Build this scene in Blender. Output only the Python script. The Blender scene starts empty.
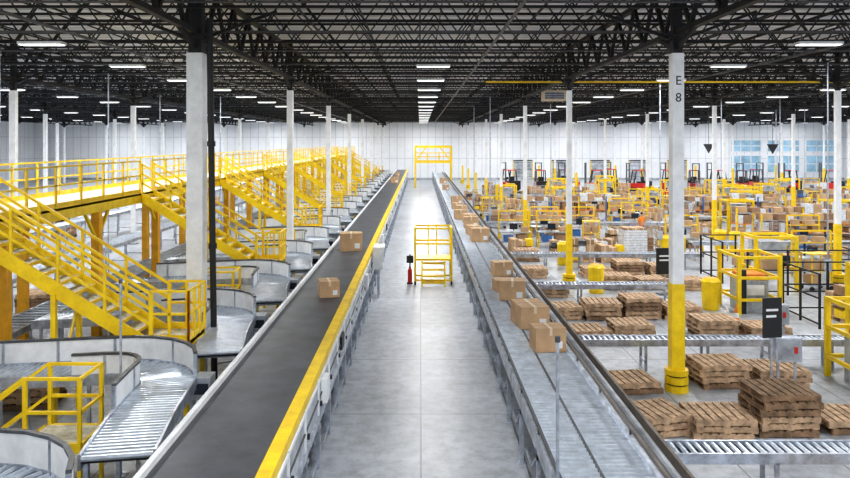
import bpy, math, random
from mathutils import Vector, Matrix
random.seed(7)
scene = bpy.context.scene
try:
    scene.view_settings.view_transform = 'Standard'
    scene.view_settings.look = 'Medium High Contrast'
except Exception: pass

# ---------------------------------------------------------------- materials
MATS = {}
def mat(name, col, rough=0.5, metal=0.0, var=0.12, scale=3.0, bump=0.0, emit=None):
    m = bpy.data.materials.new(name); m.use_nodes = True
    nt = m.node_tree; b = nt.nodes['Principled BSDF']
    b.inputs['Roughness'].default_value = rough
    b.inputs['Metallic'].default_value = metal
    tc = nt.nodes.new('ShaderNodeTexCoord')
    n = nt.nodes.new('ShaderNodeTexNoise'); n.inputs['Scale'].default_value = scale; n.inputs['Detail'].default_value = 6
    n.inputs['Roughness'].default_value = .65
    nt.links.new(tc.outputs['Object'], n.inputs['Vector'])
    r = nt.nodes.new('ShaderNodeValToRGB')
    r.color_ramp.elements[0].position = 0.34; r.color_ramp.elements[1].position = 0.66
    r.color_ramp.elements[0].color = (*[c*(1-var) for c in col], 1)
    r.color_ramp.elements[1].color = (*[min(1, c*(1+var)) for c in col], 1)
    nt.links.new(n.outputs['Fac'], r.inputs['Fac']); nt.links.new(r.outputs['Color'], b.inputs['Base Color'])
    if bump:
        bp = nt.nodes.new('ShaderNodeBump'); bp.inputs['Strength'].default_value = bump
        nt.links.new(n.outputs['Fac'], bp.inputs['Height']); nt.links.new(bp.outputs['Normal'], b.inputs['Normal'])
    if emit:
        b.inputs['Emission Color'].default_value = (*emit[0], 1); b.inputs['Emission Strength'].default_value = emit[1]
    MATS[name] = m
    return m
mat('yellow', (0.93, 0.62, 0.010), 0.4, 0, 0.16)
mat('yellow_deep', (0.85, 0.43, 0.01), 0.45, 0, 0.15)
mat('belt', (0.070, 0.076, 0.088), 0.42, 0, 0.4, 1.2)
mat('steel', (0.46, 0.50, 0.57), 0.33, 0.55, 0.38, 4)
mat('roller', (0.62, 0.68, 0.76), 0.28, 0.55, 0.2, 4)
mat('steel_dark', (0.10, 0.105, 0.115), 0.45, 0.3, 0.25, 5)
mat('rail_brown', (0.16, 0.135, 0.11), 0.5, 0.2, 0.3, 2)
mat('white_paint', (0.82, 0.84, 0.86), 0.4, 0, 0.10)
mat('panel', (0.42, 0.45, 0.49), 0.45, 0.15, 0.45, 1.4)
mat('black', (0.018, 0.018, 0.02), 0.5, 0, 0.2)
mat('truss', (0.012, 0.012, 0.014), 0.6, 0, 0.3)
mat('wood', (0.52, 0.36, 0.23), 0.8, 0, 0.45, 5)
mat('wood_dark', (0.25, 0.16, 0.095), 0.85, 0, 0.45, 5)
mat('carton', (0.54, 0.36, 0.21), 0.75, 0, 0.2, 1.5)
mat('carton_dark', (0.34, 0.21, 0.12), 0.75, 0, 0.2, 1.5)
mat('tape', (0.70, 0.58, 0.42), 0.4, 0, 0.05)
mat('wrap', (0.72, 0.75, 0.79), 0.2, 0, 0.2, 6)
mat('red', (0.62, 0.03, 0.02), 0.4)
mat('blue', (0.05, 0.16, 0.42), 0.4)
mat('screen', (0.02, 0.03, 0.05), 0.2)
mat('tread', (0.60, 0.58, 0.48), 0.55, 0.1, 0.35, 8)
mat('orange', (0.80, 0.25, 0.02), 0.5)
mat('skin', (0.55, 0.33, 0.24), 0.6, 0, .05)
mat('hair', (0.04, 0.025, 0.015), 0.7)
mat('denim', (0.05, 0.08, 0.16), 0.8)
mat('lamp', (0.9, 0.9, 0.9), 0.4, 0, 0.01, 1, 0, ((1, 1, 1), 3.0))
mat('glass', (0.22, 0.38, 0.50), 0.12, 0, 0.5, 0.5, 0, ((0.45, 0.65, 0.8), 0.22))

def math_node(nt, op, a, b=None, c=None):
    n = nt.nodes.new('ShaderNodeMath'); n.operation = op
    for i, v in enumerate((a, b, c)):
        if v is None: continue
        if isinstance(v, (int, float)): n.inputs[i].default_value = v
        else: nt.links.new(v, n.inputs[i])
    return n.outputs[0]

def lined_mat(name, col, line_col, px, py, w, rough=0.4, var=0.1, scale=0.5, axes=('X', 'Y'), mott=.25):
    m = mat(name, col, rough, 0, var, scale)
    nt = m.node_tree; b = nt.nodes['Principled BSDF']
    tc = [n for n in nt.nodes if n.type == 'TEX_COORD'][0]
    sp = nt.nodes.new('ShaderNodeSeparateXYZ'); nt.links.new(tc.outputs['Object'], sp.inputs[0])
    outs = []
    for ax, p in zip(axes, (px, py)):
        if not p: continue
        f = math_node(nt, 'FRACT', math_node(nt, 'DIVIDE', sp.outputs[ax], p))
        outs.append(math_node(nt, 'LESS_THAN', f, w / p))
    o = outs[0] if len(outs) == 1 else math_node(nt, 'MAXIMUM', outs[0], outs[1])
    ramp = [n for n in nt.nodes if n.type == 'VALTORGB'][0]
    n2 = nt.nodes.new('ShaderNodeTexNoise'); n2.inputs['Scale'].default_value = scale*9; n2.inputs['Detail'].default_value = 8
    n2.inputs['Roughness'].default_value = .75
    nt.links.new(tc.outputs['Object'], n2.inputs['Vector'])
    r2 = nt.nodes.new('ShaderNodeValToRGB'); r2.color_ramp.elements[0].position = .38; r2.color_ramp.elements[1].position = .58
    r2.color_ramp.elements[0].color = (.35, .35, .35, 1)
    nt.links.new(n2.outputs['Fac'], r2.inputs['Fac'])
    mx0 = nt.nodes.new('ShaderNodeMixRGB'); mx0.blend_type = 'MULTIPLY'; mx0.inputs[0].default_value = mott
    nt.links.new(ramp.outputs[0], mx0.inputs[1]); nt.links.new(r2.outputs[0], mx0.inputs[2])
    mx = nt.nodes.new('ShaderNodeMixRGB'); mx.inputs[2].default_value = (*line_col, 1)
    nt.links.new(o, mx.inputs[0]); nt.links.new(mx0.outputs[0], mx.inputs[1]); nt.links.new(mx.outputs[0], b.inputs['Base Color'])
    return m
lined_mat('concrete', (0.475, 0.505, 0.55), (0.20, 0.21, 0.22), 1.93, 3.9, 0.035, 0.36, 0.16, 0.35, mott=.5)
lined_mat('wall_panel', (0.86, 0.88, 0.91), (0.60, 0.62, 0.66), 1.2, 3.3, 0.09, 0.5, 0.04, 0.2, ('X', 'Z'), mott=.08)
lined_mat('wall_panel_side', (0.86, 0.88, 0.91), (0.60, 0.62, 0.66), 1.2, 3.3, 0.09, 0.5, 0.04, 0.2, ('Y', 'Z'), mott=.08)
lined_mat('roof_deck', (0.86, 0.87, 0.88), (0.46, 0.46, 0.47), 0.6, 0, 0.12, 0.6, 0.05, 0.2, ('Y', 'X'), mott=.08)

# ---------------------------------------------------------------- mesh builder
class MB:
    def __init__(s): s.v = []; s.f = []; s.m = []; s.names = []
    def mi(s, n):
        if n not in s.names: s.names.append(n)
        return s.names.index(n)
    def add(s, vs, fs, m):
        o = len(s.v); s.v += [tuple(v) for v in vs]; k = s.mi(m)
        for f in fs: s.f.append(tuple(i+o for i in f)); s.m.append(k)
    def box(s, x0, x1, y0, y1, z0, z1, m):
        s.add([(x0,y0,z0),(x1,y0,z0),(x1,y1,z0),(x0,y1,z0),(x0,y0,z1),(x1,y0,z1),(x1,y1,z1),(x0,y1,z1)],
              [(0,3,2,1),(4,5,6,7),(0,1,5,4),(1,2,6,5),(2,3,7,6),(3,0,4,7)], m)
    def bar(s, a, b, w, m, h=None, n=4):
        a = Vector(a); b = Vector(b); d = (b-a)
        if d.length < 1e-6: return
        d.normalize()
        up = Vector((0,0,1)) if abs(d.z) < 0.95 else Vector((0,1,0))
        x = d.cross(up).normalized(); y = x.cross(d).normalized()
        h = h or w
        if n == 4: ring = [(-w/2,-h/2),(w/2,-h/2),(w/2,h/2),(-w/2,h/2)]
        else: ring = [(math.cos(2*math.pi*i/n)*w/2, math.sin(2*math.pi*i/n)*h/2) for i in range(n)]
        vs = [a+x*p+y*q for p, q in ring] + [b+x*p+y*q for p, q in ring]
        fs = [(i, (i+1) % n, n+(i+1) % n, n+i) for i in range(n)] + [tuple(range(n))[::-1], tuple(range(n, 2*n))]
        s.add(vs, fs, m)
    def cyl(s, a, b, r, m, n=8): s.bar(a, b, 2*r, m, None, n)
    def ribbon(s, pts, z0, z1, t, m):
        L = len(pts); vs = []
        for i, p in enumerate(pts):
            q0 = Vector(pts[max(0, i-1)]); q1 = Vector(pts[min(L-1, i+1)])
            d = (q1-q0); d.z = 0; d.normalize(); nrm = Vector((-d.y, d.x, 0))*t/2
            p = Vector(p)
            for sg, z in ((1, z0), (-1, z0), (-1, z1), (1, z1)):
                vs.append(p+nrm*sg+Vector((0, 0, z)))
        fs = []
        for i in range(L-1):
            a = i*4; b = a+4
            for k in range(4): fs.append((a+k, a+(k+1) % 4, b+(k+1) % 4, b+k))
        fs += [(3, 2, 1, 0), tuple((L-1)*4+k for k in range(4))]
        s.add(vs, fs, m)
    def strip(s, A, B, dz, m):
        vs = []
        for a, c in zip(A, B): vs += [Vector(a)+Vector((0, 0, dz)), Vector(c)+Vector((0, 0, dz))]
        s.add(vs, [(2*i, 2*i+1, 2*i+3, 2*i+2) for i in range(len(A)-1)], m)
    def mesh(s, name):
        me = bpy.data.meshes.new(name); me.from_pydata(s.v, [], s.f)
        for n in s.names: me.materials.append(MATS[n])
        me.polygons.foreach_set('material_index', s.m); me.update()
        return me
def put(me, name, loc=(0, 0, 0), rz=0, parent=None, scale=None):
    o = bpy.data.objects.new(name, me); o.location = loc; o.rotation_euler = (0, 0, rz)
    if scale: o.scale = scale
    scene.collection.objects.link(o)
    if parent: o.parent = parent
    return o

# ---------------------------------------------------------------- shell
X0, X1, Y0, Y1, ZR = -60, 66, -8, 112, 10.0
b = MB(); b.box(X0, X1, Y0, Y1, -0.3, 0, 'concrete'); put(b.mesh('floor'), 'floor')
b = MB(); b.box(X0, X1, Y0, Y1, ZR, ZR+0.25, 'roof_deck'); put(b.mesh('ceiling'), 'ceiling')
b = MB(); b.box(X0-.3, X0, Y0, Y1+.3, 0, ZR, 'wall_panel_side'); put(b.mesh('wall_left'), 'wall_left')
b = MB(); b.box(X1, X1+.3, Y0, Y1+.3, 0, ZR, 'wall_panel_side'); put(b.mesh('wall_right'), 'wall_right')
b = MB(); b.box(X0, X1, Y1, Y1+.3, 0, ZR, 'wall_panel'); put(b.mesh('wall_back'), 'wall_back')
b = MB(); b.box(X0, X1, Y1-.06, Y1, 0, 0.35, 'panel'); put(b.mesh('baseboard_back'), 'baseboard_back')
def window(i, x0, x1, z0, z1):
    b = MB(); b.box(x0, x1, Y1-.04, Y1, z0, z1, 'glass')
    n = max(1, round((x1-x0)/1.7))
    for k in range(n+1):
        x = x0+(x1-x0)*k/n; b.box(x-.06, x+.06, Y1-.12, Y1, z0, z1, 'white_paint')
    for z in (z0, (z0+z1)/2, z1): b.box(x0, x1, Y1-.12, Y1, z-.06, z+.06, 'white_paint')
    put(b.mesh('window'), 'window_%d' % i)
window(1, 48.3, 53, 4.4, 6.2); window(2, 54, 59, 4.4, 6.2); window(3, 60, 65, 4.4, 6.2)
window(4, 48.3, 53, 1.2, 3.8); window(5, 54, 59, 1.2, 3.8); window(6, 60, 65, 1.2, 3.8)
for i, x in enumerate((16, 22, 28, 34, 40)):
    b = MB(); b.box(x-1.4, x+1.4, Y1-.1, Y1-.02, 0, 2.9, 'panel')
    for k in range(5): b.box(x-1.4, x+1.4, Y1-.12, Y1-.1, .55*k+.5, .55*k+.54, 'steel_dark')
    for sx in (-1.5, 1.4): b.box(x+sx, x+sx+.1, Y1-.14, Y1-.02, 0, 3.0, 'yellow')
    b.box(x-1.5, x+1.5, Y1-.14, Y1-.02, 2.95, 3.1, 'black')
    put(b.mesh('door'), 'door_%d' % (i+1))

# ---------------------------------------------------------------- roof steel
b = MB()
y = -5.0
while y < Y1-1:
    b.box(X0+.1, X1-.1, y-.045, y+.045, 9.83, 9.9, 'truss')
    b.box(X0+.1, X1-.1, y-.045, y+.045, 8.96, 9.02, 'truss')
    x = X0+.3; up = True; st = .62 if y < 60 else 0.9
    while x < X1-st-.1:
        b.bar((x, y, 9.0 if up else 9.84), (x+st, y, 9.84 if up else 9.0), .034, 'truss')
        x += st; up = not up
    y += 1.95
put(b.mesh('roof_joists'), 'roof_joists')
b = MB()
GX = [-51, -39.6, -28.1, -16.6, -5.3, 6.09, 17.05, 28.0, 39.5, 51]
for x in GX:
    for z, w in ((8.5, .16), (9.7, .16)): b.box(x-w/2, x+w/2, Y0+.2, Y1-.1, z-.06, z+.06, 'truss')
    y = Y0+.4; up = True
    while y < Y1-1.2:
        b.bar((x, y, 8.5 if up else 9.7), (x, y+.85, 9.7 if up else 8.5), .09, 'truss'); y += .85; up = not up
    for s in (-1, 1):
        for yy in [17.1+12.3*k for k in range(-1, 8)]:
            b.bar((x, yy, 8.3), (x+s*1.9, yy, 9.0), .07, 'truss'); b.bar((x, yy, 8.1), (x, yy+s*1.3, 8.5), .09, 'truss')
put(b.mesh('roof_girders'), 'roof_girders')
b = MB()
x = X0+2
while x < X1-1:
    if min(abs(x-g) for g in GX) > .6:
        b.box(x-.022, x+.022, Y0+.2, Y1-.1, 9.05, 9.09, 'truss')
        b.box(x+.6, x+.63, Y0+.2, Y1-.1, 9.74, 9.78, 'truss')
    x += 1.45
put(b.mesh('joist_bridging'), 'joist_bridging')
b = MB()
for x in (-9.5, 2.2, 12.9, 24.3, -20.2): b.cyl((x, Y0+.3, 8.86), (x, Y1-.2, 8.86), .045, 'steel_dark', 6)
for k in range(27):
    yy = 2.9+4.1*k; b.cyl((-45, yy, 8.86), (45, yy, 8.86), .022, 'steel_dark', 4)
put(b.mesh('sprinkler_pipes'), 'sprinkler_pipes')
b = MB(); b.cyl((2.8, 30.6, 8.45), (27, 30.6, 8.45), .04, 'yellow', 8)
for x in (3, 8, 13.5, 20, 26.5): b.cyl((x, 30.6, 8.45), (x, 30.6, 8.95), .015, 'truss', 4)
put(b.mesh('gas_pipe'), 'gas_pipe')

# ---------------------------------------------------------------- columns
def column(kind):
    b = MB(); w = {'right': .1, 'near': .135, 'left': .12, 'bigleft': .19}[kind]
    lft = 'left' in kind
    zb = 0.0 if lft else 2.55
    if not lft:
        b.box(-w-.015, w+.015, -w-.015, w+.015, 0.02, zb, 'yellow')
        for z0, z1 in ((0.0, .16), (.2, .36), (.4, .52)): b.cyl((0, 0, z0), (0, 0, z1), .27, 'yellow', 16)
        b.cyl((0, 0, .16), (0, 0, .2), .23, 'black', 16); b.cyl((0, 0, .36), (0, 0, .4), .23, 'black', 16)
    else: b.box(-.24, .24, -.24, .24, 0, .03, 'steel_dark')
    b.box(-w, w, -w, w, zb, 8.0, 'white_paint')
    b.box(-w*.8, w*.8, -w*.8, w*.8, 8.0, 9.95, 'truss')
    b.box(-.22, .22, -.22, .22, 8.35, 8.45, 'truss')
    return b.mesh('column')
CM = {k: column(k) for k in ('right', 'near', 'left', 'bigleft')}
YS = [17.1+12.3*k for k in range(8)]
for x in GX:
    for yy in YS:
        kind = ('bigleft' if (yy < 18 and x > -6) else 'left') if x < 0 else ('near' if (yy < 18 and x < 7) else 'right')
        o = put(CM[kind], 'steel_column', (x, yy, 0))
        if abs(x-6.09) < .01 and yy < 18:
            for t, z in (('E', 7.35), ('8', 6.95)):
                c = bpy.data.curves.new('tag_'+t, 'FONT'); c.body = t; c.size = .3; c.align_x = 'CENTER'
                c.extrude = .003; c.materials.append(MATS['black'])
                to = bpy.data.objects.new('tag_'+t, c); scene.collection.objects.link(to); to.parent = o
                to.location = (0, -.14, z-.1); to.rotation_euler = (math.pi/2, 0, 0)
b = MB(); b.cyl((0, 0, 0), (-.12, 0, 8.8), .075, 'black', 12)
for z in (1.2, 3.4, 5.8, 8): b.cyl((-.12*z/8.8, 0, z), (-.12*z/8.8, 0, z+.12), .1, 'black', 12)
b.box(-.13, .13, -.13, .13, 0, .03, 'black')
put(b.mesh('riser'), 'fire_sprinkler_riser', (-4.82, 16.9, 0))

# ---------------------------------------------------------------- lights
b = MB()
b.box(-.64, .64, -.17, .17, .03, .11, 'white_paint')
for x in (-.5, .5): b.cyl((x, 0, .1), (x, 0, .3), .012, 'steel_dark', 4)
b.box(-.6, .6, -.14, .14, 0.015, 0.03, 'lamp')
hous = b.mesh('light_housing')
la = bpy.data.lights.new('tube_lamp', 'AREA'); la.shape = 'RECTANGLE'; la.size = 1.2; la.size_y = .28; la.energy = 292; la.color = (.985, .99, 1.0)
for x in (-45, -34, -22.3, -11, 0.5, 11.6, 22.6, 33.8, 45.5, 57):
    for yy in [2.6, 9.2, 20.95]+[27.1+6.15*k for k in range(14)]:  # nearest rows hang out of view, added only for their light
        if abs(x-.5) < .1 and 15 < yy < 22: continue
        h = put(hous, 'ceiling_light_fixture', (x, yy, 8.7))
        l = bpy.data.objects.new('tube_lamp', la); scene.collection.objects.link(l); l.parent = h; l.location = (0, 0, 0)
w = bpy.data.worlds.new('World'); scene.world = w; w.use_nodes = True
w.node_tree.nodes['Background'].inputs[0].default_value = (.93, .96, 1, 1)
w.node_tree.nodes['Background'].inputs[1].default_value = 1.1

# ---------------------------------------------------------------- railings helper
def rail(b, pts, h=1.07, m='yellow', post=1.5, w=.05):
    for a, c in zip(pts[:-1], pts[1:]):
        a = Vector(a); c = Vector(c); L = (c-a).length; n = max(1, round(L/post))
        for zz in (h, h*.55): b.bar(a+Vector((0, 0, zz)), c+Vector((0, 0, zz)), w, m)
        b.bar(a+Vector((0, 0, .08)), c+Vector((0, 0, .08)), .02, m, .12)
        for i in range(n+1):
            p = a.lerp(c, i/n); b.bar(p, p+Vector((0, 0, h)), w, m)

# ---------------------------------------------------------------- left belt conveyor
b = MB(); E = 109; S = -2
xr, xl, hb = -1.84, -3.52, 1.7
b.box(xl+.08, xr-.2, S, E, hb-.12, hb, 'belt')
b.box(xr-.2, xr, S, E, hb-.1, hb+.06, 'yellow')
b.box(xl, xl+.08, S, E, hb-.3, hb+.09, 'white_paint')
b.box(xr-.08, xr-.01, S, E, .95, hb-.1, 'panel')
b.box(xr-.1, xr+.03, S, E, .82, .95, 'steel')
b.box(xr-.06, xr+.015, S, E, 1.5, 1.56, 'white_paint')
b.box(xr-.06, xr+.012, S, E, 1.2, 1.23, 'steel_dark')
b.box(xl, xl+.06, S, E, .9, hb-.3, 'panel')
b.box(xl+.1, xr-.12, S, E, .55, .62, 'belt')
y = S; k = 0
while y < E:
    b.box(xr-.1, xr+.03, y, y+.1, 0, .82, 'steel'); b.box(xl, xl+.1, y, y+.1, 0, .9, 'steel')
    b.box(xl+.1, xr-.1, y+.02, y+.08, .3, .38, 'steel')
    b.box(xr-.02, xr+.02, y+.02, y+.07, .95, hb-.1, 'white_paint')
    b.box(xr-.01, xr+.03, y+.3, y+.36, 1.02, 1.1, 'black')
    if k % 5 == 2: b.box(xr-.01, xr+.05, y+.6, y+1.1, 1.1, 1.4, 'black')
    if k % 7 == 3: b.box(xr-.01, xr+.1, y+.5, y+.9, 1.0, 1.45, 'white_paint')
    y += 1.5; k += 1
b.box(xr-.04, xr+.0, S, E, .12, .2, 'steel')
y = S
while y < 60:
    b.cyl((xl+.1, y, .48), (xr-.05, y, .48), .05, 'roller', 6); y += .75
put(b.mesh('belt_conveyor'), 'belt_conveyor')

# ---------------------------------------------------------------- right roller conveyor
b = MB(); hr = 1.2; ra, rb, rc = 1.83, 3.27, 3.72
b.box(ra, ra+.07, S, E, hr-.18, hr+.1, 'steel'); b.box(rb, rb+.07, S, E, hr-.18, hr+.1, 'steel')
b.box(ra+.015, ra+.055, S, E, hr+.2, hr+.25, 'steel_dark')
b.box(rb+.015, rb+.055, S, E, hr+.2, hr+.25, 'rail_brown')
b.box(rc-.05, rc, S, E, hr+.0, hr+.16, 'rail_brown'); b.box(rb+.07, rc, S, E, hr-.1, hr-.06, 'panel')
b.box(rb+.2, rb+.26, S, E, hr-.06, hr+.02, 'steel_dark')
b.box(ra+.07, rb, S, E, hr-.1, hr-.07, 'black')  # black sheet added under the rollers, paints the shade in the gaps
b.box(ra+.7, ra+.74, S, E, hr+.0, hr+.045, 'steel_dark')
y = S
while y < E:
    b.cyl((ra+.07, y, hr), (rb, y, hr), .042, 'roller', 6); y += .135 if y < 50 else .25
y = S
while y < E:
    for x in (ra, rc-.08):
        b.box(x, x+.07, y, y+.07, 0, hr-.1, 'steel'); b.box(x-.04, x+.11, y-.03, y+.1, 0, .02, 'steel')
    b.box(ra, rc, y, y+.05, hr-.3, hr-.2, 'steel'); b.bar((ra+.03, y+.03, .25), (rc-.05, y+.03, .25), .05, 'steel')
    b.bar((ra+.035, y, hr-.2), (ra+.035, y+.7, .5), .03, 'steel'); b.bar((ra+.035, y+1.4, .5), (ra+.035, y+.7, .5), .03, 'steel')
    for x in (ra, rb): b.box(x+.02, x+.05, y, y+.04, hr+.1, hr+.22, 'steel_dark')
    y += 1.9
put(b.mesh('roller_conveyor_line'), 'roller_conveyor')

# cartons
def carton(w, d, h):
    b = MB(); b.box(-w/2, w/2, -d/2, d/2, 0, h, 'carton')
    b.box(-.03, .03, -d/2-.002, d/2+.002, h*.7, h+.002, 'tape')
    b.box(-w/2-.001, w/2+.001, -.003, .003, h-.001, h+.003, 'wood_dark')
    b.box(w*.15, w*.38, -d/2-.003, -d/2, h*.15, h*.45, 'white_paint')
    return b.mesh('carton')
cm = [carton(.46, .5, .36), carton(.66, .5, .5), carton(.56, .75, .42)]
for (x, y, z, k, r, s) in [(-2.5, 19.7, 1.7, 0, .25, 1.15), (-2.68, 28.0, 1.7, 1, .12, 1.3), (-2.6, 74, 1.7, 1, 0, 1.2), (-2.8, 90, 1.7, 2, 0, 1)]:
    put(cm[k], 'cardboard_box', (x, y, z+.001), r, scale=(s, s, s*1.05))
for (x, y, k, r, s) in [(2.87, 16.2, 1, .12, 1.05), (2.8, 18.4, 2, .15, 1.3), (2.74, 21.4, 1, -.1, 1.15), (2.55, 22.6, 0, .2, 1.0), (2.85, 25.1, 1, .2, 1.0),
                     (2.8, 33.8, 1, .1, 1.25), (2.66, 36.2, 0, .2, 1.3), (2.78, 39.2, 1, 0, 1.2), (2.85, 41.6, 2, .1, 1.2), (2.45, 43.6, 1, .1, 1.1), (2.7, 47.3, 2, .1, 1.2), (2.5, 50.0, 0, .1, 1.2), (2.75, 54, 1, .1, 1.2), (2.5, 70, 1, 0, 1), (2.6, 81, 1, 0, 1.2)]:
    put(cm[k], 'cardboard_box', (x, y, hr+.046), r, scale=(s, s, s))

# ---------------------------------------------------------------- sorting chutes
def lane(b, path, width, guard_out, guard_in, step=.125, r=.038):
    P = [Vector(p) for p in path]; acc = 0; pts = []
    for a, c in zip(P[:-1], P[1:]):
        L = (c-a).length; t = acc
        while t < L: pts.append((a.lerp(c, t/L), (c-a).normalized())); t += step
        acc = t-L
    N = len(pts); outl = []; inl = []
    for i, (p, d) in enumerate(pts):
        d0 = pts[max(0, i-4)][1]+pts[min(N-1, i+4)][1]; d0.z = 0; d0.normalize()
        n = Vector((d0.y, -d0.x, 0)); a = p+n*width/2; c = p-n*width/2
        b.cyl(a, c, r, 'roller', 6); outl.append(a+n*.03); inl.append(c-n*.03)
    b.strip(outl, inl, -.07, 'black')  # dark strip below the rollers, stands in for shade between them
    o2 = outl[::3]+[outl[-1]]; i2 = inl[::3]+[inl[-1]]
    b.ribbon(o2, -.16, .06, .04, 'steel'); b.ribbon(i2, -.16, .06, .04, 'steel')
    def rng(l, g):
        s0 = int(len(l)*g[0]); s1 = int(len(l)*g[1]); q = l[s0:s1+1]
        b.ribbon(q, .0, g[2], .03, 'white_paint')
        b.ribbon([v+Vector((0, 0, g[2])) for v in q], 0, .045, .07, 'steel_dark')
        for v in q[::3]: b.bar(v+Vector((0, 0, -.1)), v+Vector((0, 0, g[2])), .055, 'steel')
    if guard_out: rng(o2, guard_out)
    if guard_in: rng(i2, guard_in)
    for i in range(3, N, 14):
        for l in (outl, inl):
            q = l[i]; b.bar((q.x, q.y, 0), (q.x, q.y, q.z-.1), .06, 'steel')
        b.bar(outl[i]-Vector((0, 0, .16)), inl[i]-Vector((0, 0, .16)), .05, 'steel')
        q, q2 = outl[i], inl[i]; b.bar((q.x, q.y, .3), (q2.x, q2.y, .3), .04, 'steel')
b = MB()
path = [(.5, -4.3, 1.62), (.2, -2.6, 1.56), (.05, -1.3, 1.52)]
for i in range(1, 13):
    a = math.radians(90*i/12); path.append((-1.45+1.5*math.cos(a), -1.3+1.5*math.sin(a), 1.52-.12*i/12))
path += [(-5.5, .2, 1.22)]
lane(b, path, .92, (.36, .82, .48), (.22, .62, .42))
b.box(.45, .62, -.6, -.3, .0, 1.1, 'steel'); b.box(.4, .7, -.7, -.3, 1.1, 1.5, 'panel'); b.box(.42, .68, -.71, -.7, 1.2, 1.4, 'screen')
ch = b.mesh('sorting_chute')
for k in range(20): put(ch, 'curved_sorting_chute', (-4.62, 9.3+4.8*k, 0))

# ---------------------------------------------------------------- mezzanine + stairs
zd = 4.15; xa, xb = -12.0, -9.5
b = MB(); ys, ye = 3, 106
b.box(xa, xb, ys, ye, zd-.06, zd, 'tread')
for x in (xa, xb-.1): b.box(x, x+.1, ys, ye, zd-.32, zd+.02, 'yellow')
y = ys
while y < ye:
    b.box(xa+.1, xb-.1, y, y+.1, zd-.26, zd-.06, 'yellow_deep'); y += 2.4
STY = [15.5+9.6*k for k in range(9)]
y = 7.1
while y < ye:
    for x in (xa+.15, xb-.15):
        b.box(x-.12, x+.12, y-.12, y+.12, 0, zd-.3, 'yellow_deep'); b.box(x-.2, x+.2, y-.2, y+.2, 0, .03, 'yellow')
        for s in (-1, 1): b.bar((x, y, zd-1.2), (x, y+s*.8, zd-.3), .08, 'yellow')
    y += 4.8
rail(b, [(xa+.05, ys, zd), (xa+.05, ye, zd)], 1.1, post=1.4)
prev = ys
for s in STY:
    rail(b, [(xb-.05, prev, zd), (xb-.05, s-.55, zd)], 1.1, post=1.4); prev = s+.55
rail(b, [(xb-.05, prev, zd), (xb-.05, ye, zd)], 1.1, post=1.4)
put(b.mesh('mezzanine_walkway'), 'mezzanine_walkway')

b = MB()
n = 12; run = .325; rise = (zd-1.75)/n; W = .55; xe = n*run; zl = 1.75
for s in (-1, 1):
    yy = s*W
    b.bar((0.02, yy, zd-.14), (xe, yy, zl-.12), .05, 'yellow', .30)
    for hh in (1.0, .68, .36): b.bar((0.02, yy, zd+hh), (xe, yy, zl+hh), .055, 'yellow')
    for i in (0, 3, 6, 9, 12):
        x = i*run+.03; z = zd-i*rise; b.bar((x, yy, z-.1), (x, yy, z+1.0), .055, 'yellow')
for i in range(n):
    x = i*run+.01; z = zd-(i+1)*rise
    b.box(x, x+run+.01, -W, W, z-.04, z, 'tread'); b.box(x+run-.02, x+run+.02, -W, W, z-.06, z+.005, 'yellow')
L = .8
b.box(xe, xe+L, -W, W, zl-.08, zl, 'tread')
for yy in (-W, W): b.box(xe, xe+L, yy-.04, yy+.04, zl-.2, zl+.02, 'yellow')
b.box(xe+L-.05, xe+L, -W, W, zl-.2, zl+.02, 'yellow')
rail(b, [(xe, W, zl), (xe+L, W, zl), (xe+L, -W, zl), (xe, -W, zl)], 1.05, post=.4)
for x in (xe+.05, xe+L-.05):
    for yy in (-W, W): b.bar((x, yy, 0), (x, yy, zl-.1), .09, 'yellow')
b.bar((xe+.05, -W, .3), (xe+L-.05, -W, 1.4), .05, 'yellow')
for yy in (-W, W): b.bar((1.9, yy, 0), (1.9, yy, 2.75), .1, 'yellow')
b.bar((1.9, -W, .4), (1.9, W, 2.4), .05, 'yellow')
st = b.mesh('stair')
for s in STY: put(st, 'crossover_stairs', (xb, s, 0))

b = MB()
b.box(0, .95, -.4, .4, .92, 1.0, 'tread')
for yy in (-.4, .4): b.box(0, .95, yy-.03, yy+.03, .84, 1.01, 'yellow')
b.box(.92, .97, -.4, .4, .84, 1.01, 'yellow')
for x in (.03, .92):
    for yy in (-.4, .4): b.bar((x, yy, 0), (x, yy, 2.05), .06, 'yellow')
for z in (1.5, 2.05):
    for yy in (-.4, .4): b.bar((0, yy, z), (.95, yy, z), .05, 'yellow'); b.bar((0, yy, z), (-1.35, yy, z-1.0), .05, 'yellow')
    b.bar((.92, -.4, z), (.92, .4, z), .05, 'yellow')
for yy in (-.4, .4): b.bar((0, yy, .92), (-1.25, yy, .03), .04, 'yellow', .2); b.bar((-1.3, yy, 0), (-1.3, yy, 1.08), .06, 'yellow')
for i in range(4): b.box(-.28-.3*i, 0-.3*i, -.4, .4, .76-.2*i, .80-.2*i, 'tread')
SPF = b.mesh('access_step')
for y in (12.1, 21.7, 31.3, 50.5, 60.1): put(SPF, 'access_step_platform', (-6.45, y, 0))

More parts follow.
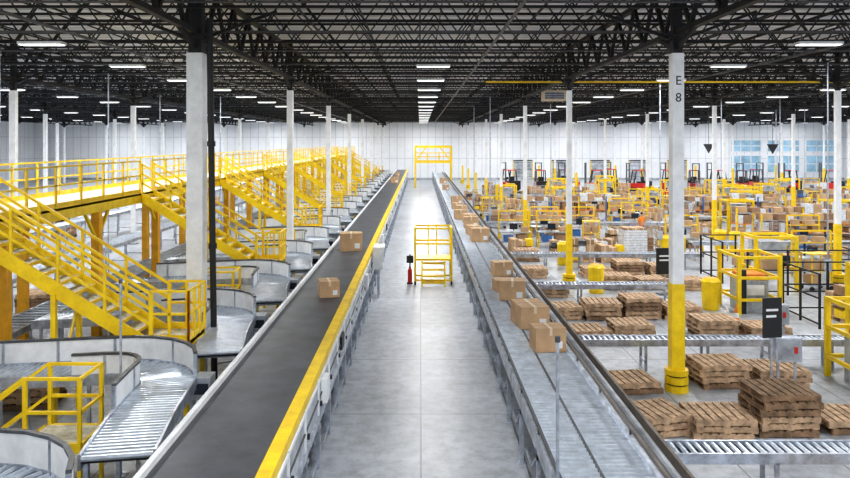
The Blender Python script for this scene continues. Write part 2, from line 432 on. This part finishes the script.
# ---------------------------------------------------------------- straight roller conveyors
def cross(Lx, z, width=.8, step=.14, leg=1.6):
    b = MB()
    for yy in (-width/2, width/2-.05): b.box(0, Lx, yy, yy+.05, z-.12, z+.05, 'steel')
    x = .05
    while x < Lx: b.cyl((x, -width/2+.05, z), (x, width/2-.05, z), .04, 'roller', 6); x += step
    b.box(0, Lx, -width/2+.05, width/2-.05, z-.11, z-.08, 'black')  # added black sheet, roller gap shade put in as colour
    x = .1
    while x < Lx:
        for yy in (-width/2, width/2-.06): b.box(x, x+.06, yy, yy+.06, 0, z-.1, 'steel')
        b.box(x, x+.05, -width/2, width/2, .2, .25, 'steel')
        x += leg
    return b.mesh('cross_conveyor')
for (x, y, L, z, wd) in [(3.95, 11.7, 9.5, .9, .55), (4.1, 18.8, 7.4, .75, .5), (4.1, 26.3, 5.0, .7, .6), (4.1, 33.5, 9, .7, .6), (4.1, 44.6, 12, .9, .8), (13.5, 36, 14, .9, .7), (5.2, 67.6, 22, .9, .8), (18, 47.8, 16, .9, .7)]:
    put(cross(L, z, wd), 'cross_roller_conveyor', (x, y, 0))
for (x, y, L, z) in [(-10.75, 11, 94, 1.05), (-14.6, 8, 92, 1.1), (-19.5, 14, 88, 1.4), (-24, 20, 80, 1.1), (-34, 30, 70, 1.1)]:
    put(cross(L, z, .98, .3, 2.4), 'accumulation_conveyor', (x, y, 0), math.pi/2)

# ---------------------------------------------------------------- pallets
OCC = []
def pallet(b, z, dx, dy, a, m):
    c, s = math.cos(a), math.sin(a)
    def bx(x0, x1, y0, y1, z0, z1, mm):
        o = len(b.v); b.box(x0, x1, y0, y1, z0, z1, mm)
        for i in range(o, len(b.v)):
            X, Y, Z = b.v[i]; b.v[i] = (X*c-Y*s+dx, X*s+Y*c+dy, Z)
    for i in range(7): bx(-.6+.174*i, -.6+.174*i+.13, -.5, .5, z+.118, z+.14, m)
    for yy in (-.5, -.03, .44): bx(-.6, .6, yy, yy+.06, z+.022, z+.118, m)
    for x in (-.6, -.07, .46): bx(x, x+.14, -.5, .5, z, z+.022, m)
def pstack(n):
    b = MB()
    for i in range(n): pallet(b, i*.142, random.uniform(-.05, .05), random.uniform(-.05, .05), random.uniform(-.05, .05), random.choice(['wood', 'wood', 'wood_dark']))
    return b.mesh('pallet_stack')
PS = {n: pstack(n) for n in (1, 2, 3, 4, 5, 6)}
for (x, y, n, r) in [(7.4, 14.85, 6, .05), (6.05, 14.7, 3, -.05), (6.7, 10.7, 3, .1), (4.78, 14.8, 3, .2), (8.85, 15.0, 2, 0),
                     (7.3, 17.7, 4, .1), (8.75, 17.7, 3, -.05), (5.0, 17.3, 2, .15), (6.4, 22.0, 3, 0), (5.05, 21.9, 2, .1), (8.95, 22, 4, .05),
                     (8.75, 24.4, 3, 0), (7.4, 24.4, 5, .05), (6.1, 24.3, 4, 0), (4.75, 24.3, 3, .1), (7.9, 29.2, 4, 0), (9.3, 29.2, 3, .1), (10.8, 29.0, 3, 0),
                     (7.7, 31.6, 3, 0), (9.1, 31.7, 5, 0), (5.0, 27.7, 3, 0), (4.9, 31.6, 3, 0), (10.6, 31.6, 4, 0), (5.3, 36, 4, 0),
                     (-8.8, 16.3, 4, .1), (-8.95, 12.0, 5, .05), (-8.6, 21.7, 4, 0), (-8.6, 31.3, 4, .1), (-8.6, 26.3, 3, 0), (11.6, 14.6, 4, 0), (10.35, 21.7, 3, 0), (-13.2, 17.5, 6, 0), (-13.2, 20.3, 4, 0), (-13.2, 25, 5, 0)]:
    put(PS[n], 'wooden_pallet_stack', (x, y, 0), r); OCC.append((x, y, .8))

def load(seed, wrap=False):
    r = random.Random(seed); b = MB(); pallet(b, 0, 0, 0, 0, 'wood')
    z = .14; m = 'carton' if seed % 2 else 'carton_dark'
    for lv in range(r.choice([1, 2, 3, 3, 4])+(1 if wrap else 0)):
        h = r.uniform(.26, .40)
        for i in range(3):
            for j in range(2):
                if lv > 0 and not wrap and r.random() < .12+.13*lv: continue
                x = -.58+.39*i; y = -.48+.49*j; hh = h-.01-(r.choice([0, 0, .06, .1]) if not wrap else 0)
                if r.random() < .12: b.box(x, x+.36, y, y+.45, z, z+hh, r.choice(['wrap', 'blue', 'steel_dark', 'yellow']))
                else: b.box(x, x+.375, y, y+.47, z, z+hh, r.choice([m, 'carton'])); b.box(x+.16, x+.21, y-.001, y+.471, z, z+hh+.002, 'tape')
        z += h
    if wrap:
        for k in range(int((z-.16)/.13)):
            b.box(-.6-.004*(k % 2), .58, -.5, .49, .15+.13*k, .15+.13*k+.11, 'wrap')
    return b.mesh('carton_pallet')
LD = [load(i) for i in range(9)]+[load(12, True), load(13, True), load(14, True)]
NL = len(LD)

b = MB()
b.box(-.9, .9, -.4, .4, .85, .9, 'steel')
for x in (-.85, .85):
    for y in (-.35, .35): b.bar((x, y, 0), (x, y, 2.0 if y > 0 else .85), .07, 'yellow')
b.bar((-.85, .35, 2.0), (.85, .35, 2.0), .07, 'yellow'); b.bar((-.85, .35, 1.5), (.85, .35, 1.5), .05, 'yellow')
b.box(-.8, .8, .1, .38, 1.48, 1.52, 'yellow'); b.box(-.7, -.3, .12, .36, 1.52, 1.8, 'carton'); b.box(0, .5, .12, .36, 1.52, 1.75, 'carton')
b.box(-.25, .2, .2, .25, .98, 1.3, 'screen'); b.box(-.05, 0, .2, .25, .9, 1.0, 'black'); b.box(.35, .75, -.3, .1, .9, 1.15, 'carton')
b.box(-.85, .85, -.35, .35, .3, .34, 'steel'); b.box(-.6, -.1, -.3, .2, .34, .7, 'blue'); b.box(.1, .7, -.3, .2, .34, .75, 'carton_dark')
WS = b.mesh('packing_workstation')
b = MB()
for x in (-.8, .8):
    for y in (-.6, .6): b.bar((x, y, 0), (x, y, 2.2), .12, 'yellow')
    b.bar((x, -.6, 2.15), (x, .6, 2.15), .1, 'yellow'); b.bar((x, -.6, .9), (x, .6, .9), .08, 'yellow')
for y in (-.6, .6): b.bar((-.8, y, 2.15), (.8, y, 2.15), .1, 'yellow')
b.box(-.5, .5, -.4, .4, 1.5, 1.95, 'panel'); b.box(-.75, .75, -.5, .5, .7, .78, 'steel'); b.box(.3, .6, -.5, -.42, 1.0, 1.4, 'screen')
b.box(-.4, .2, -.3, .3, .78, 1.2, 'carton')
b.bar((-.5, 0, 1.95), (-.5, 0, 2.15), .08, 'yellow'); b.bar((.5, 0, 1.95), (.5, 0, 2.15), .08, 'yellow')
SP = b.mesh('scanner_portal')
b = MB()
b.box(-.5, .5, -.35, .35, .22, .28, 'steel')
for x in (-.45, .45):
    for y in (-.3, .3): b.cyl((x, y-.03, .1), (x, y+.03, .1), .1, 'black', 10); b.bar((x, y, .2), (x, y, 1.5), .04, 'yellow')
for z in (.8, 1.45): b.box(-.48, .48, -.33, .33, z, z+.03, 'yellow')
b.box(-.4, .0, -.25, .25, .28, .6, 'carton'); b.box(.05, .4, -.2, .25, .83, 1.15, 'carton'); b.box(-.4, -.05, -.25, .2, .83, 1.2, 'carton')
CT = b.mesh('tote_cart')
b = MB()
b.box(-.55, .55, -.4, .4, .18, .22, 'steel')
for x in (-.55, .55):
    for y in (-.4, .4): b.bar((x, y, .2), (x, y, 1.7), .04, 'steel'); b.cyl((x*.9, y-.03, .09), (x*.9, y+.03, .09), .09, 'black', 10)
for k in range(7):
    z = .3+.22*k
    for y in (-.4, .4): b.bar((-.55, y, z), (.55, y, z), .018, 'steel')
    for x in (-.55, .55): b.bar((x, -.4, z), (x, .4, z), .018, 'steel')
for k in range(1, 8):
    x = -.55+.1375*k; b.bar((x, .4, .2), (x, .4, 1.65), .014, 'steel')
b.box(-.5, .45, -.35, .33, .22, .9, 'carton_dark'); b.box(-.4, .2, -.3, .3, .9, 1.25, 'carton')
WC = b.mesh('wire_cage_cart')

b = MB(); L = 8.0
for i in range(5):
    for y in (0, 1.0): b.bar((i*2, y, 0), (i*2, y, 1.9), .08, 'blue' if i % 2 else 'yellow')
for z in (.25, .95, 1.6):
    b.box(0, L, 0, 1.0, z-.05, z, 'orange' if z == .95 else 'steel')
    x = .1
    while x < L-.5:
        ww = random.uniform(.3, .6); hh = random.uniform(.2, .55)
        m = random.choice(['carton', 'carton', 'carton_dark', 'wrap']); b.box(x, x+ww, .05, .5, z, z+hh, m); b.box(x, x+ww*.9, .52, .95, z, z+hh*.9, 'carton_dark'); x += ww+random.choice([.04, .04, .3])
RK = b.mesh('carton_flow_rack')
RKS = [(18.8, 39.6), (19.2, 43.6), (30.5, 45.8), (18.6, 52.4), (7.6, 52.6), (30, 54.2), (34.0, 60)]
for x, y in RKS: put(RK, 'carton_flow_rack', (x, y, 0))

def free(x, y, m=1.2):
    if any(abs(x-g) < m and abs(y-q) < m for g in GX for q in YS): return False
    if any(rx-1.2 < x < rx+9.2 and ry-1.0 < y < ry+2.0 for rx, ry in RKS): return False
    if any(abs(x-ox) < om+.9 and abs(y-oy) < om+.5 for ox, oy, om in OCC): return False
    return True
CDL = [(-13.2, 30.5), (-13.2, 22.6), (-12.75, 46), (-16, 44.3), (14.9, 26.3), (11.6, 34.8), (4.5, 46.2), (4.5, 60), (20.5, 49), (24.5, 49), (9.9, 54.6), (31, 62.7), (33.5, 62.7), (26, 36.8)]
WK = [(13.2, 42.9, .4), (16.5, 54.6, 2.2), (12.5, 34.9, 3.0), (25.5, 80.9, 1.0), (33, 81.0, 2), (22.6, 66.0, 0), (9.0, 46.4, 1.2), (28, 51.2, .3), (17.8, 81.2, 2.5), (39.5, 81.4, .8), (14.6, 66.0, 1.5)]
OCC += [(x, y, .2) for x, y in CDL]+[(w_[0], w_[1], .2) for w_ in WK]
rows = [37.9, 40.4, 42.9, 46.3, 49.4, 51.0, 54.6, 57.0, 59.4, 62.3, 64.6, 70.6, 73.4, 76.6, 79.4]
for ri, y in enumerate(rows):
    x = 5.3
    while x < min(48, y*.62+3):
        if free(x, y) and random.random() < .86:
            t = random.random()
            if t < .46: put(random.choice(LD), 'carton_pallet', (x, y, 0), random.uniform(-.1, .1))
            elif t < .62: put(WS, 'packing_workstation', (x, y, 0))
            elif t < .73: put(SP, 'scanner_portal', (x, y, 0), 0)
            elif t < .86: put(CT, 'tote_cart', (x, y, 0), random.uniform(-.2, .2))
            else: put(WC, 'wire_cage_cart', (x, y, 0), random.uniform(-.2, .2))
        x += 2.15
for (x, y, k) in [(7.9, 35.6, 0), (9.4, 35.6, 3), (10.9, 36.9, 9), (17.2, 33.5, 1), (15.6, 33.5, 10)]: put(LD[k], 'carton_pallet', (x, y, 0), .05)
for (x, y) in [(-17.1, 24.5), (-17.1, 33.5), (-17, 45), (-22, 31), (-22, 44.5), (-29.5, 38), (-29.5, 50), (-27, 60), (-17.2, 60), (-38, 55), (-40.5, 69), (-30.5, 75)]:
    put(LD[int(-x+y) % NL], 'carton_pallet', (x, y, 0), .1)

b = MB(); Lx, Ly = 6.2, 4.6
def fence(p, q, H=1.75):
    p = Vector(p); q = Vector(q); n = round((q-p).length/1.5)
    for i in range(n+1):
        r_ = p.lerp(q, i/n); b.bar(r_, r_+Vector((0, 0, H)), .06, 'black')
    for z in (.15, H*.55, H-.02): b.bar(p+Vector((0, 0, z)), q+Vector((0, 0, z)), .045, 'black')
fence((0, 0, 0), (Lx, 0, 0)); fence((Lx, 0, 0), (Lx, Ly, 0)); fence((Lx, Ly, 0), (0, Ly, 0)); fence((0, Ly, 0), (0, Ly*.5, 0))
put_cell = b.mesh('machine_guard_fence')
for (x, y) in [(12.6, 27.7), (12.6, 20.4), (19.8, 30.6)]:
    put(put_cell, 'machine_guard_fence', (x, y, 0))
    put(SP, 'scanner_portal', (x+1.4, y+1.2, 0)); put(CT, 'tote_cart', (x+3.2, y+1.0, 0), .2); put(WS, 'packing_workstation', (x+4.6, y+3.6, 0)); put(WC, 'wire_cage_cart', (x+5.5, y+.7, 0)); put(LD[int(x) % NL], 'carton_pallet', (x+1.7, y+3.5, 0))

b = MB()
for x in (0, 1.4):
    for y in (0, 1.6): b.bar((x, y, 0), (x, y, 2.0), .12, 'yellow')
for z in (.5, 1.25, 1.95):
    b.bar((0, 0, z), (1.4, 0, z), .09, 'yellow'); b.bar((0, 1.6, z), (1.4, 1.6, z), .09, 'yellow'); b.bar((0, 0, z), (0, 1.6, z), .09, 'yellow'); b.bar((1.4, 0, z), (1.4, 1.6, z), .09, 'yellow')
b.box(.25, 1.15, .3, 1.3, 0, 1.1, 'panel'); b.box(.4, 1.0, .28, .3, .6, .95, 'white_paint'); b.box(.3, 1.1, .4, 1.2, 1.1, 1.3, 'orange'); b.box(.1, .3, .1, .3, 0, 1.5, 'black')
SM = b.mesh('strapping_machine')
put(SM, 'strapping_machine', (10.3, 16.6, 0)); put(SM, 'strapping_machine', (10.9, 24.6, 0))

def sign(w, h, z):
    b = MB(); b.bar((0, 0, 0), (0, 0, z), .04, 'steel'); b.box(-.3, .3, -.2, .2, 0, .03, 'steel_dark')
    b.box(-w/2, w/2, -.05, -.02, z-.02, z+h, 'black')
    for i in range(2): b.box(-w*.34, w*(.3-.1*i), -.054, -.05, z+h*(.66-.16*i), z+h*(.72-.16*i), 'white_paint')
    return b.mesh('sign_stand')
put(sign(.46, .88, 1.5), 'lane_sign_stand', (7.95, 16.3, 0), .15); put(sign(.75, 1.0, .8), 'lane_sign_stand', (9.5, 27.9, 0), .1)
b = MB(); b.box(-.3, .3, -.12, .12, .8, 1.35, 'steel'); b.box(-.26, .26, -.125, -.12, .84, 1.31, 'panel'); b.box(.12, .2, -.14, -.12, 1.0, 1.15, 'red')
for x in (-.2, .2): b.bar((x, 0, 0), (x, 0, .8), .05, 'steel'); b.box(x-.1, x+.1, -.15, .15, 0, .02, 'steel')
CC = b.mesh('control_cabinet'); put(CC, 'control_cabinet', (8.55, 16.8, 0)); put(CC, 'control_cabinet', (10, 20.2, 0))
b = MB()
prof = [(.26, 0), (.28, .05), (.30, .5), (.31, .95), (.33, 1.0), (.24, 1.1)]
for (r0, z0), (r1, z1) in zip(prof[:-1], prof[1:]):
    N = 16; vs = [(r0*math.cos(2*math.pi*i/N), r0*math.sin(2*math.pi*i/N), z0) for i in range(N)]+[(r1*math.cos(2*math.pi*i/N), r1*math.sin(2*math.pi*i/N), z1) for i in range(N)]
    b.add(vs, [(i, (i+1) % N, N+(i+1) % N, N+i) for i in range(N)], 'yellow')
b.cyl((0, 0, 1.08), (0, 0, 1.11), .24, 'yellow_deep', 16)
DR = b.mesh('waste_bin')
for (x, y) in [(10.25, 25.4), (6.9, 34.6), (12.6, 36.9), (13.3, 36.9), (16.4, 39.3), (16.9, 38.6), (6.9, 28.2)]: put(DR, 'yellow_waste_bin', (x, y, 0))
b = MB(); b.box(-.18, .18, -.18, .18, 0, .03, 'black'); N = 14
for z0, z1, r0, r1, m in ((.03, .3, .14, .09, 'orange'), (.3, .45, .09, .06, 'white_paint'), (.45, .7, .06, .02, 'orange')):
    vs = [(r0*math.cos(2*math.pi*i/N), r0*math.sin(2*math.pi*i/N), z0) for i in range(N)]+[(r1*math.cos(2*math.pi*i/N), r1*math.sin(2*math.pi*i/N), z1) for i in range(N)]
    b.add(vs, [(i, (i+1) % N, N+(i+1) % N, N+i) for i in range(N)], m)
put(b.mesh('traffic_cone'), 'traffic_cone', (10.1, 23.0, 0))

# forklift
b = MB()
b.box(-.5, .5, -.9, .8, .25, .95, 'red'); b.box(-.5, .5, -1.25, -.7, .3, 1.15, 'black')
for x in (-.45, .45):
    for y, r in ((-.75, .26), (.65, .3)): b.cyl((x-.1, y, r), (x+.1, y, r), r, 'black', 14)
for x in (-.42, .42):
    b.bar((x, -.75, 1.1), (x, -.55, 2.15), .08, 'black'); b.bar((x, .55, .9), (x, .3, 2.15), .08, 'black')
b.box(-.45, .45, -.6, .35, 2.13, 2.2, 'red')
b.box(-.25, .25, -.45, 0, .95, 1.1, 'black'); b.box(-.25, .25, -.55, -.42, 1.05, 1.55, 'black')
for x in (-.3, .3): b.bar((x, .98, .1), (x, .98, 2.9), .1, 'steel_dark'); b.box(x-.06, x+.06, 1.05, 2.05, .08, .13, 'steel_dark')
for z in (.4, 1.2, 2.2, 2.85): b.bar((-.3, .98, z), (.3, .98, z), .08, 'steel_dark')
b.bar((0, .5, .9), (0, .3, 1.35), .04, 'black'); b.cyl((0, .28, 1.33), (0, .32, 1.37), .16, 'black', 12)
FL = b.mesh('forklift')
for (x, y, r) in [(25.2, 83.4, 1.7), (29, 83.8, .3), (31.8, 83.4, 2.9), (34.6, 83.8, .4), (37.3, 83.6, 2.6), (20.5, 84, 1.2), (14, 84, 0), (43, 84, 2), (10.5, 85, .5), (48, 84, .8), (17, 85.5, 2.8), (23, 87, 0), (40.2, 86, 3)]:
    put(FL, 'forklift', (x, y, 0), r, scale=(1.2, 1.2, 1.2))

# workers
def worker(pose, shirt):
    J = [(0, 0, .93), (0, 0, 1.12), (0, .01, 1.34), (0, 0, 1.47), (0, .01, 1.54), (0, .02, 1.66), (0, .01, 1.74),
         (-.10, 0, .88), (-.12, .04+pose*.12, .50), (-.12, -.02+pose*.16, .09), (-.12, .13+pose*.16, .04),
         (.10, 0, .88), (.12, .04-pose*.12, .50), (.12, -.04-pose*.2, .09), (.12, .11-pose*.2, .04),
         (-.19, 0, 1.39), (-.25, -.02, 1.12), (-.24, .2, .98), (-.23, .27, .96),
         (.19, 0, 1.39), (.25, .0, 1.12), (.22, .24, 1.02), (.21, .31, 1.0)]
    R = [.135, .125, .15, .06, .052, .098, .08, .085, .06, .042, .04, .085, .06, .042, .04, .06, .046, .033, .035, .06, .046, .033, .035]
    Ed = [(0, 1), (1, 2), (2, 3), (3, 4), (4, 5), (5, 6), (0, 7), (7, 8), (8, 9), (9, 10), (0, 11), (11, 12), (12, 13), (13, 14), (2, 15), (15, 16), (16, 17), (17, 18), (2, 19), (19, 20), (20, 21), (21, 22)]
    me = bpy.data.meshes.new('wk'); me.from_pydata(J, Ed, []); o = bpy.data.objects.new('wk', me); scene.collection.objects.link(o)
    sk = o.modifiers.new('s', 'SKIN')
    for i, sv in enumerate(me.skin_vertices[0].data):
        f = 1.25 if i in (0, 1, 2) else 1
        sv.radius = (R[i]*f, R[i]*(.85 if i in (0, 1, 2) else 1)); sv.use_root = (i == 0)
    o.modifiers.new('d', 'SUBSURF').levels = 2
    dg = bpy.context.evaluated_depsgraph_get(); ev = bpy.data.meshes.new_from_object(o.evaluated_get(dg))
    bpy.data.objects.remove(o)
    b = MB(); vs = [v.co.copy() for v in ev.vertices]
    for mname in ('black', 'denim', shirt, 'skin', 'hair'): b.mi(mname)
    b.v = [tuple(v) for v in vs]
    for p in ev.polygons:
        c = p.center
        m = 'black' if c.z < .11 else 'denim' if c.z < .92 and abs(c.x) < .2 and c.y < .17+abs(pose)*.2 else None
        if m is None:
            hand = c.y > .2 and c.z < 1.2 and abs(c.x) > .15
            m = 'skin' if hand or c.z > 1.5 else shirt
            if c.z > 1.72 or (c.z > 1.6 and c.y < -.02): m = 'hair'
        b.f.append(tuple(p.vertices)); b.m.append(b.mi(m))
    for sx, hy, hz in ((-.23, .29, .955), (.21, .33, .995)):
        for k in range(4):
            x = sx-.03+.02*k; l = (.05, .06, .062, .048)[k]
            b.bar((x, hy, hz), (x, hy+l*.6, hz-.01), .016, 'skin', n=6); b.bar((x, hy+l*.6, hz-.01), (x, hy+l, hz-.04), .014, 'skin', n=6)
        s = 1 if sx < 0 else -1
        b.bar((sx+s*.03, hy-.02, hz), (sx+s*.06, hy+.03, hz-.01), .018, 'skin', n=6)
    b.bar((0, .11, 1.66), (0, .135, 1.63), .025, 'skin', n=6)
    for sx in (-.035, .035): b.box(sx-.012, sx+.012, .095, .112, 1.665, 1.68, 'black')
    b.box(-.025, .025, .09, .108, 1.59, 1.6, 'red')
    for sx in (-.1, .1): b.box(sx-.015, sx+.015, 0, .03, 1.62, 1.68, 'skin')
    me2 = b.mesh('worker'); me2.polygons.foreach_set('use_smooth', [True]*len(me2.polygons)); return me2
WM = [worker(.6, 'orange'), worker(0, 'blue'), worker(-.5, 'red')]
for i, (x, y, r) in enumerate(WK): put(WM[i % 3], 'warehouse_worker', (x, y, 0), r)

# aisle work platform
b = MB()
for x in (-.75, .75):
    for y in (-.5, .6): b.bar((x, y, .08), (x, y, 2.35), .08, 'yellow'); b.cyl((x-.03, y, .09), (x+.03, y, .09), .09, 'black', 10)
for z in (.2, 1.0):
    b.bar((-.75, -.5, z), (-.75, .6, z), .07, 'yellow'); b.bar((.75, -.5, z), (.75, .6, z), .07, 'yellow'); b.bar((-.75, .6, z), (.75, .6, z), .07, 'yellow')
b.bar((-.75, -.5, .2), (.75, -.5, .2), .07, 'yellow')
b.box(-.75, .75, -.5, .6, 1.0, 1.08, 'yellow')
for z in (1.7, 2.33):
    for a, c in (((-.75, -.5), (-.75, .6)), ((.75, -.5), (.75, .6)), ((-.75, .6), (.75, .6)), ((-.75, -.5), (.75, -.5))): b.bar((*a, z), (*c, z), .07, 'yellow')
for i in range(4): b.box(-.45, .45, -.75+.08*i, -.5+.08*i, .25*i+.1, .25*i+.16, 'yellow')
for x in (-.47, .47): b.bar((x, -.85, .0), (x, -.5, 1.05), .06, 'yellow')
for x in (-.2, .15): b.bar((x, .6, 1.05), (x, .6, 2.3), .05, 'yellow')
b.bar((.75, -.5, .2), (.75, .6, 1.0), .05, 'yellow'); b.bar((-.75, -.5, .2), (-.75, .6, 1.0), .05, 'yellow')
put(b.mesh('work_platform'), 'rolling_work_platform', (.55, 30.2, 0))
b = MB(); b.box(-.12, .12, -.12, .12, 0, .05, 'black'); b.bar((0, .1, 0), (0, .1, 1.2), .05, 'black')
b.cyl((0, 0, .05), (0, 0, .6), .09, 'red', 12); b.cyl((0, 0, .6), (0, 0, .68), .05, 'red', 10); b.box(-.03, .03, -.08, .06, .68, .74, 'black'); b.box(-.14, .14, .07, .09, .85, 1.15, 'black')
put(b.mesh('fire_extinguisher_stand'), 'fire_extinguisher_stand', (-.42, 30.0, 0))
b = MB(); b.box(0, .35, -.4, .4, 1.1, 1.85, 'white_paint'); b.box(.35, .37, -.3, .3, 1.35, 1.75, 'panel'); b.bar((.17, -.3, 0), (.17, -.3, 1.1), .06, 'steel'); b.bar((.17, .3, 0), (.17, .3, 1.1), .06, 'steel')
b.box(-.0, .4, -.5, .5, 1.85, 1.95, 'white_paint'); b.bar((.17, -.3, .5), (.17, .3, .5), .04, 'steel')
put(b.mesh('control_terminal'), 'control_terminal', (-1.76, 27.5, 0))
b = MB(); b.cyl((0, 0, 0), (0, 0, 3.4), .022, 'steel', 8); b.box(-.1, .1, -.1, .1, 0, .02, 'steel'); b.cyl((0, 0, 3.4), (0, 0, 3.47), .035, 'steel_dark', 8)
SPO = b.mesh('sensor_post'); put(SPO, 'sensor_post', (1.72, 9.0, 0)); put(SPO, 'sensor_post', (-5.3, 12.75, 0))
b = MB()
for x in (-.6, 4.0):
    for y in (0, 1.4): b.bar((x, y, 0), (x, y, 5.4), .22, 'yellow')
b.box(-.6, 4.0, 0, 1.4, 3.2, 3.4, 'yellow'); b.bar((-.6, 0, 5.3), (4.0, 0, 5.3), .3, 'yellow'); b.bar((-.6, 1.4, 5.3), (4.0, 1.4, 5.3), .3, 'yellow')
for s in (0, 1.4): b.bar((-.6, s, 3.4), (.8, s, 5.2), .12, 'yellow'); b.bar((4, s, 3.4), (2.6, s, 5.2), .12, 'yellow')
rail(b, [(-.6, 0, 3.4), (4.0, 0, 3.4)], 1.1, w=.1); rail(b, [(-.6, 1.4, 3.4), (4.0, 1.4, 3.4)], 1.1, w=.1)
put(b.mesh('crossover_gantry'), 'crossover_gantry', (0, 92, 0))
b = MB(); b.box(-.65, .65, -.4, .4, 0, .6, 'tape'); b.box(-.55, .55, -.42, -.4, .1, .5, 'steel_dark')
for i in range(4): b.box(-.55, .55, -.45, -.42, .14+.1*i, .17+.1*i, 'steel')
for x in (-.5, .5): b.cyl((x, 0, .6), (x, 0, .95), .015, 'black', 4)
put(b.mesh('unit_heater'), 'unit_heater', (7.0, 37.8, 8.05), scale=(.9, .9, .9))
b = MB(); b.cyl((0, 0, 0), (0, 0, 8.8), .03, 'steel', 6); b.box(-.12, .12, -.05, .05, 1.2, 1.6, 'panel'); b.box(-.08, .08, -.08, .08, 0, .02, 'steel')
CD = b.mesh('conduit_drop')
for (x, y) in CDL: put(CD, 'conduit_drop', (x, y, 0))
b = MB()
b.add([(-.4, 0, .7), (.4, 0, .7), (0, 0, 0), (-.4, .06, .7), (.4, .06, .7), (0, .06, 0)], [(0, 2, 1), (3, 4, 5), (0, 1, 4, 3), (1, 2, 5, 4), (2, 0, 3, 5)], 'black')
b.cyl((0, .03, .65), (0, .03, 3.9), .012, 'black', 4)
TM = b.mesh('hanging_marker')
for (x, y) in [(21.5, 53.6), (24.8, 50.6)]: put(TM, 'hanging_aisle_marker', (x, y, 5.05))

# ---------------------------------------------------------------- camera
cd = bpy.data.cameras.new('camera'); co = bpy.data.objects.new('camera', cd); scene.collection.objects.link(co)
co.location = (0, 0, 5.9); co.rotation_euler = (math.radians(90), 0, 0)
cd.sensor_width = 36; cd.lens = 720/850*36; cd.shift_x = 5/850; cd.shift_y = -97/850; cd.clip_end = 400; cd.clip_start = .1
scene.camera = co
